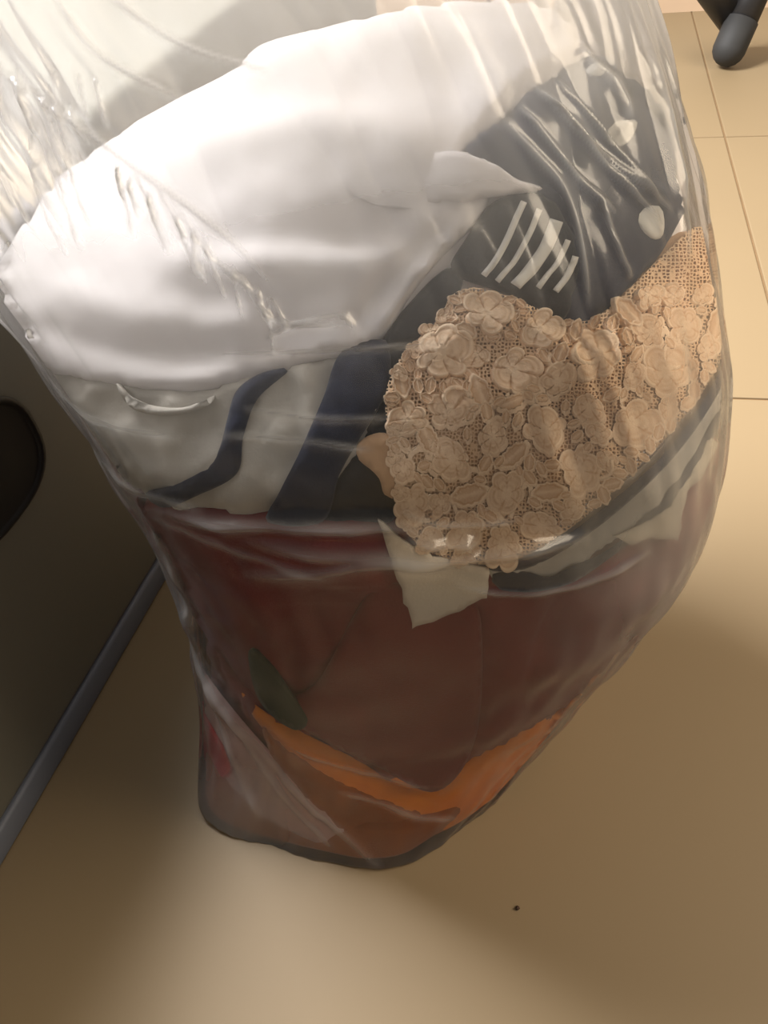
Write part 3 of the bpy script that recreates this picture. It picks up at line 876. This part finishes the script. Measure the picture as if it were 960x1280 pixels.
# the loose corner at the lower left and the slack right side stand away from the clothes: doubled, cloudier film
for c_, r_c, a_c in (((300, 1010), (65, 60), 0.70), ((400, 1060), (150, 30), 0.22), ((740, 180), (80, 90), 0.10), ((865, 560), (60, 190), 0.5), ((810, 730), (100, 130), 0.42), ((760, 40), (110, 110), 0.25)):
    slack += a_c * facing * np.exp(-((pp[:, 0] - c_[0]) / r_c[0]) ** 2 - ((pp[:, 1] - c_[1]) / r_c[1]) ** 2)
CREASE = [  # (points seen in the picture, height m, width px)
    ([(-10, 82), (60, 130), (120, 172), (170, 210), (240, 262), (300, 312), (350, 368)], 0.0040, 6),
    ([(70, -5), (115, 60), (160, 92), (235, 128)], 0.0035, 6), ([(130, -10), (200, 42), (255, 68), (340, 92)], 0.003, 7),
    ([(0, 100), (30, 170), (60, 230), (82, 285)], 0.003, 4), ([(18, 95), (60, 180), (84, 262)], 0.003, 4), ([(50, 125), (76, 190), (96, 245)], 0.0025, 4),
    ([(118, 92), (126, 130), (134, 160)], 0.003, 4), ([(0, 200), (20, 240), (45, 290)], 0.0025, 4),
    ([(168, 215), (190, 250), (215, 320)], 0.003, 5), ([(200, 235), (230, 290), (250, 350)], 0.003, 5), ([(215, 245), (262, 318), (330, 372)], 0.0025, 4),
    ([(150, 200), (160, 245), (168, 300)], 0.0025, 4), ([(270, 330), (300, 345), (345, 400), (440, 405)], 0.0025, 5),
    ([(330, 425), (370, 405), (430, 395), (446, 425)], 0.0025, 5), ([(255, 442), (350, 440), (450, 436), (560, 428)], 0.002, 5),
    ([(180, 632), (260, 648), (360, 655), (480, 656), (560, 664)], 0.0085, 10), ([(300, 672), (400, 688), (500, 690), (600, 690), (740, 668)], 0.0075, 11), ([(500, 668), (545, 674), (600, 672)], 0.007, 9),
    ([(300, 715), (380, 712), (470, 698), (560, 700)], 0.005, 10), ([(190, 640), (300, 690), (420, 720)], 0.002, 6),
    ([(300, 508), (350, 515), (420, 522), (490, 518)], 0.0025, 6), ([(270, 540), (380, 548), (470, 560)], 0.002, 6),
    ([(560, 730), (640, 742), (740, 728), (820, 690)], 0.0025, 5), ([(500, 640), (560, 655), (650, 650)], 0.002, 5),
    ([(690, 100), (750, 165), (800, 225), (842, 268)], 0.004, 5), ([(655, 108), (720, 175), (790, 245), (832, 282)], 0.004, 5), ([(640, 135), (700, 205), (770, 270)], 0.003, 5),
    ([(670, 120), (740, 185), (810, 240)], 0.003, 4), ([(620, 150), (660, 195), (700, 240), (718, 300), (735, 390)], 0.0035, 7), ([(745, 250), (768, 310), (790, 350)], 0.003, 6),
    ([(720, 60), (770, 100), (790, 150)], 0.0025, 8), ([(800, 60), (830, 150), (852, 260)], 0.0025, 7), ([(815, 110), (846, 220), (862, 330)], 0.0025, 6),
    ([(232, 760), (250, 830), (300, 905), (370, 985), (440, 1045), (490, 1078)], 0.004, 7), ([(262, 850), (300, 960), (330, 1030)], 0.0025, 6), ([(280, 880), (350, 985), (420, 1060)], 0.0025, 6),
    ([(190, 660), (225, 730), (245, 790)], 0.0025, 6), ([(360, 930), (450, 965), (540, 985)], 0.0018, 5), ([(420, 985), (500, 1010), (570, 1015)], 0.0018, 5),
    ([(60, 470), (120, 520), (230, 545)], 0.002, 7), ([(110, 560), (170, 610), (260, 640)], 0.002, 6)]
for k in range(34):     # the many small stress wrinkles where the film is pulled to the upper left
    if k < 20:
        x0, y0, dx, dy = rnd.uniform(-5, 110), rnd.uniform(70, 220), rnd.uniform(14, 34), rnd.uniform(50, 110)
    else:
        t = rnd.random(); x0, y0 = 150 + 190 * t, 205 + 165 * t; dx, dy = rnd.uniform(8, 30), rnd.uniform(35, 80)
    CREASE.append(([(x0, y0), (x0 + dx * 0.4 + rnd.uniform(-3, 3), y0 + dy * 0.5), (x0 + dx, y0 + dy)], rnd.uniform(0.0015, 0.0032), rnd.uniform(2.5, 4.5)))
seen = np.where(facing & (pp[:, 0] > -150) & (pp[:, 0] < 1000) & (pp[:, 1] > -150) & (pp[:, 1] < 1150))[0]
for pts, hgt, wd in CREASE:
    L_ = spline(pts, 14); lo = L_.min(0) - 40; hi = L_.max(0) + 40
    k = seen[(pp[seen] > lo).all(1) & (pp[seen] < hi).all(1)]
    if not len(k): continue
    d_, s_, al = seg_dist(pp[k], L_)
    wv = 1 + 0.15 * np.sin(al * 17 + hgt * 1e4)
    f = np.clip(np.minimum(al, 1 - al) * 5, 0, 1) * wv
    prof = np.exp(-(d_ / wd) ** 2) * 0.55 + np.where(s_ > 0, np.exp(-d_ / (wd * 2.0)), np.exp(-(d_ / (wd * 0.5)) ** 2)) * 0.45
    disp[k] += hgt * 0.75 * f * prof
    slack[k] += 0.55 * np.clip(f, 0, 1.2) * np.exp(-(d_ / (wd * 0.6)) ** 2)
FV = FG.reshape(-1, 3) + FN.reshape(-1, 3) * disp[:, None]
FV[:, 2] = np.maximum(FV[:, 2], 0.0006)
ff = grid_faces(len(zf), len(tf)).tolist()
FV = np.vstack([FV, [[-0.0371, 0.286, 0.0006]]])
for k in range(len(tf)):
    ff.append([len(FV) - 1, (k + 1) % len(tf), k])
bag = bpy.data.objects.new('plastic_bag', None); C.objects.link(bag)
bag.location = (-0.0371, 0.286, 0)
tag(bag, 'clear plastic bag stuffed with clothes standing on the beige tiles', 'bag')
fuv = np.stack([np.tile(((tf - np.pi / 2) % (2 * np.pi)) * 1.0, len(zf)), zr * 6.0], -1)
fuv = np.vstack([fuv, [[3.14, 0]]])
film = mesh_obj('film', FV - np.array([-0.0371, 0.286, 0]), ff, M['film'], bag, True, fuv)
at = film.data.attributes.new('slack', 'FLOAT', 'POINT')
at.data.foreach_set('value', np.append(slack, 0.0).astype(np.float32))
bm = bmesh.new()
for k in range(3):
    R_ = 0.0225; pts = [(-0.171 + 0.037 + R_ * math.cos(a), 0.41 - 0.286 + R_ * math.sin(a), 0.588 + k * 0.004) for a in np.linspace(0, 2 * math.pi, 25)]
    tube(bm, pts, 0.002, 8)
bm_obj('tie', bm, M['print'], bag, True)

# a crumb on the floor in front
bm = bmesh.new(); bmesh.ops.create_icosphere(bm, subdivisions=2, radius=0.0013)
for v in bm.verts: v.co *= rnd.uniform(0.75, 1.2)
cr_o = bm_obj('crumb', bm, M['glass'], None, True)
cp_ = on_plane([647, 1135], 0.001); cr_o.location = (cp_[0], cp_[1], 0.0011)
tag(cr_o, 'tiny brown crumb on the floor tile in front of the bag', 'crumb')
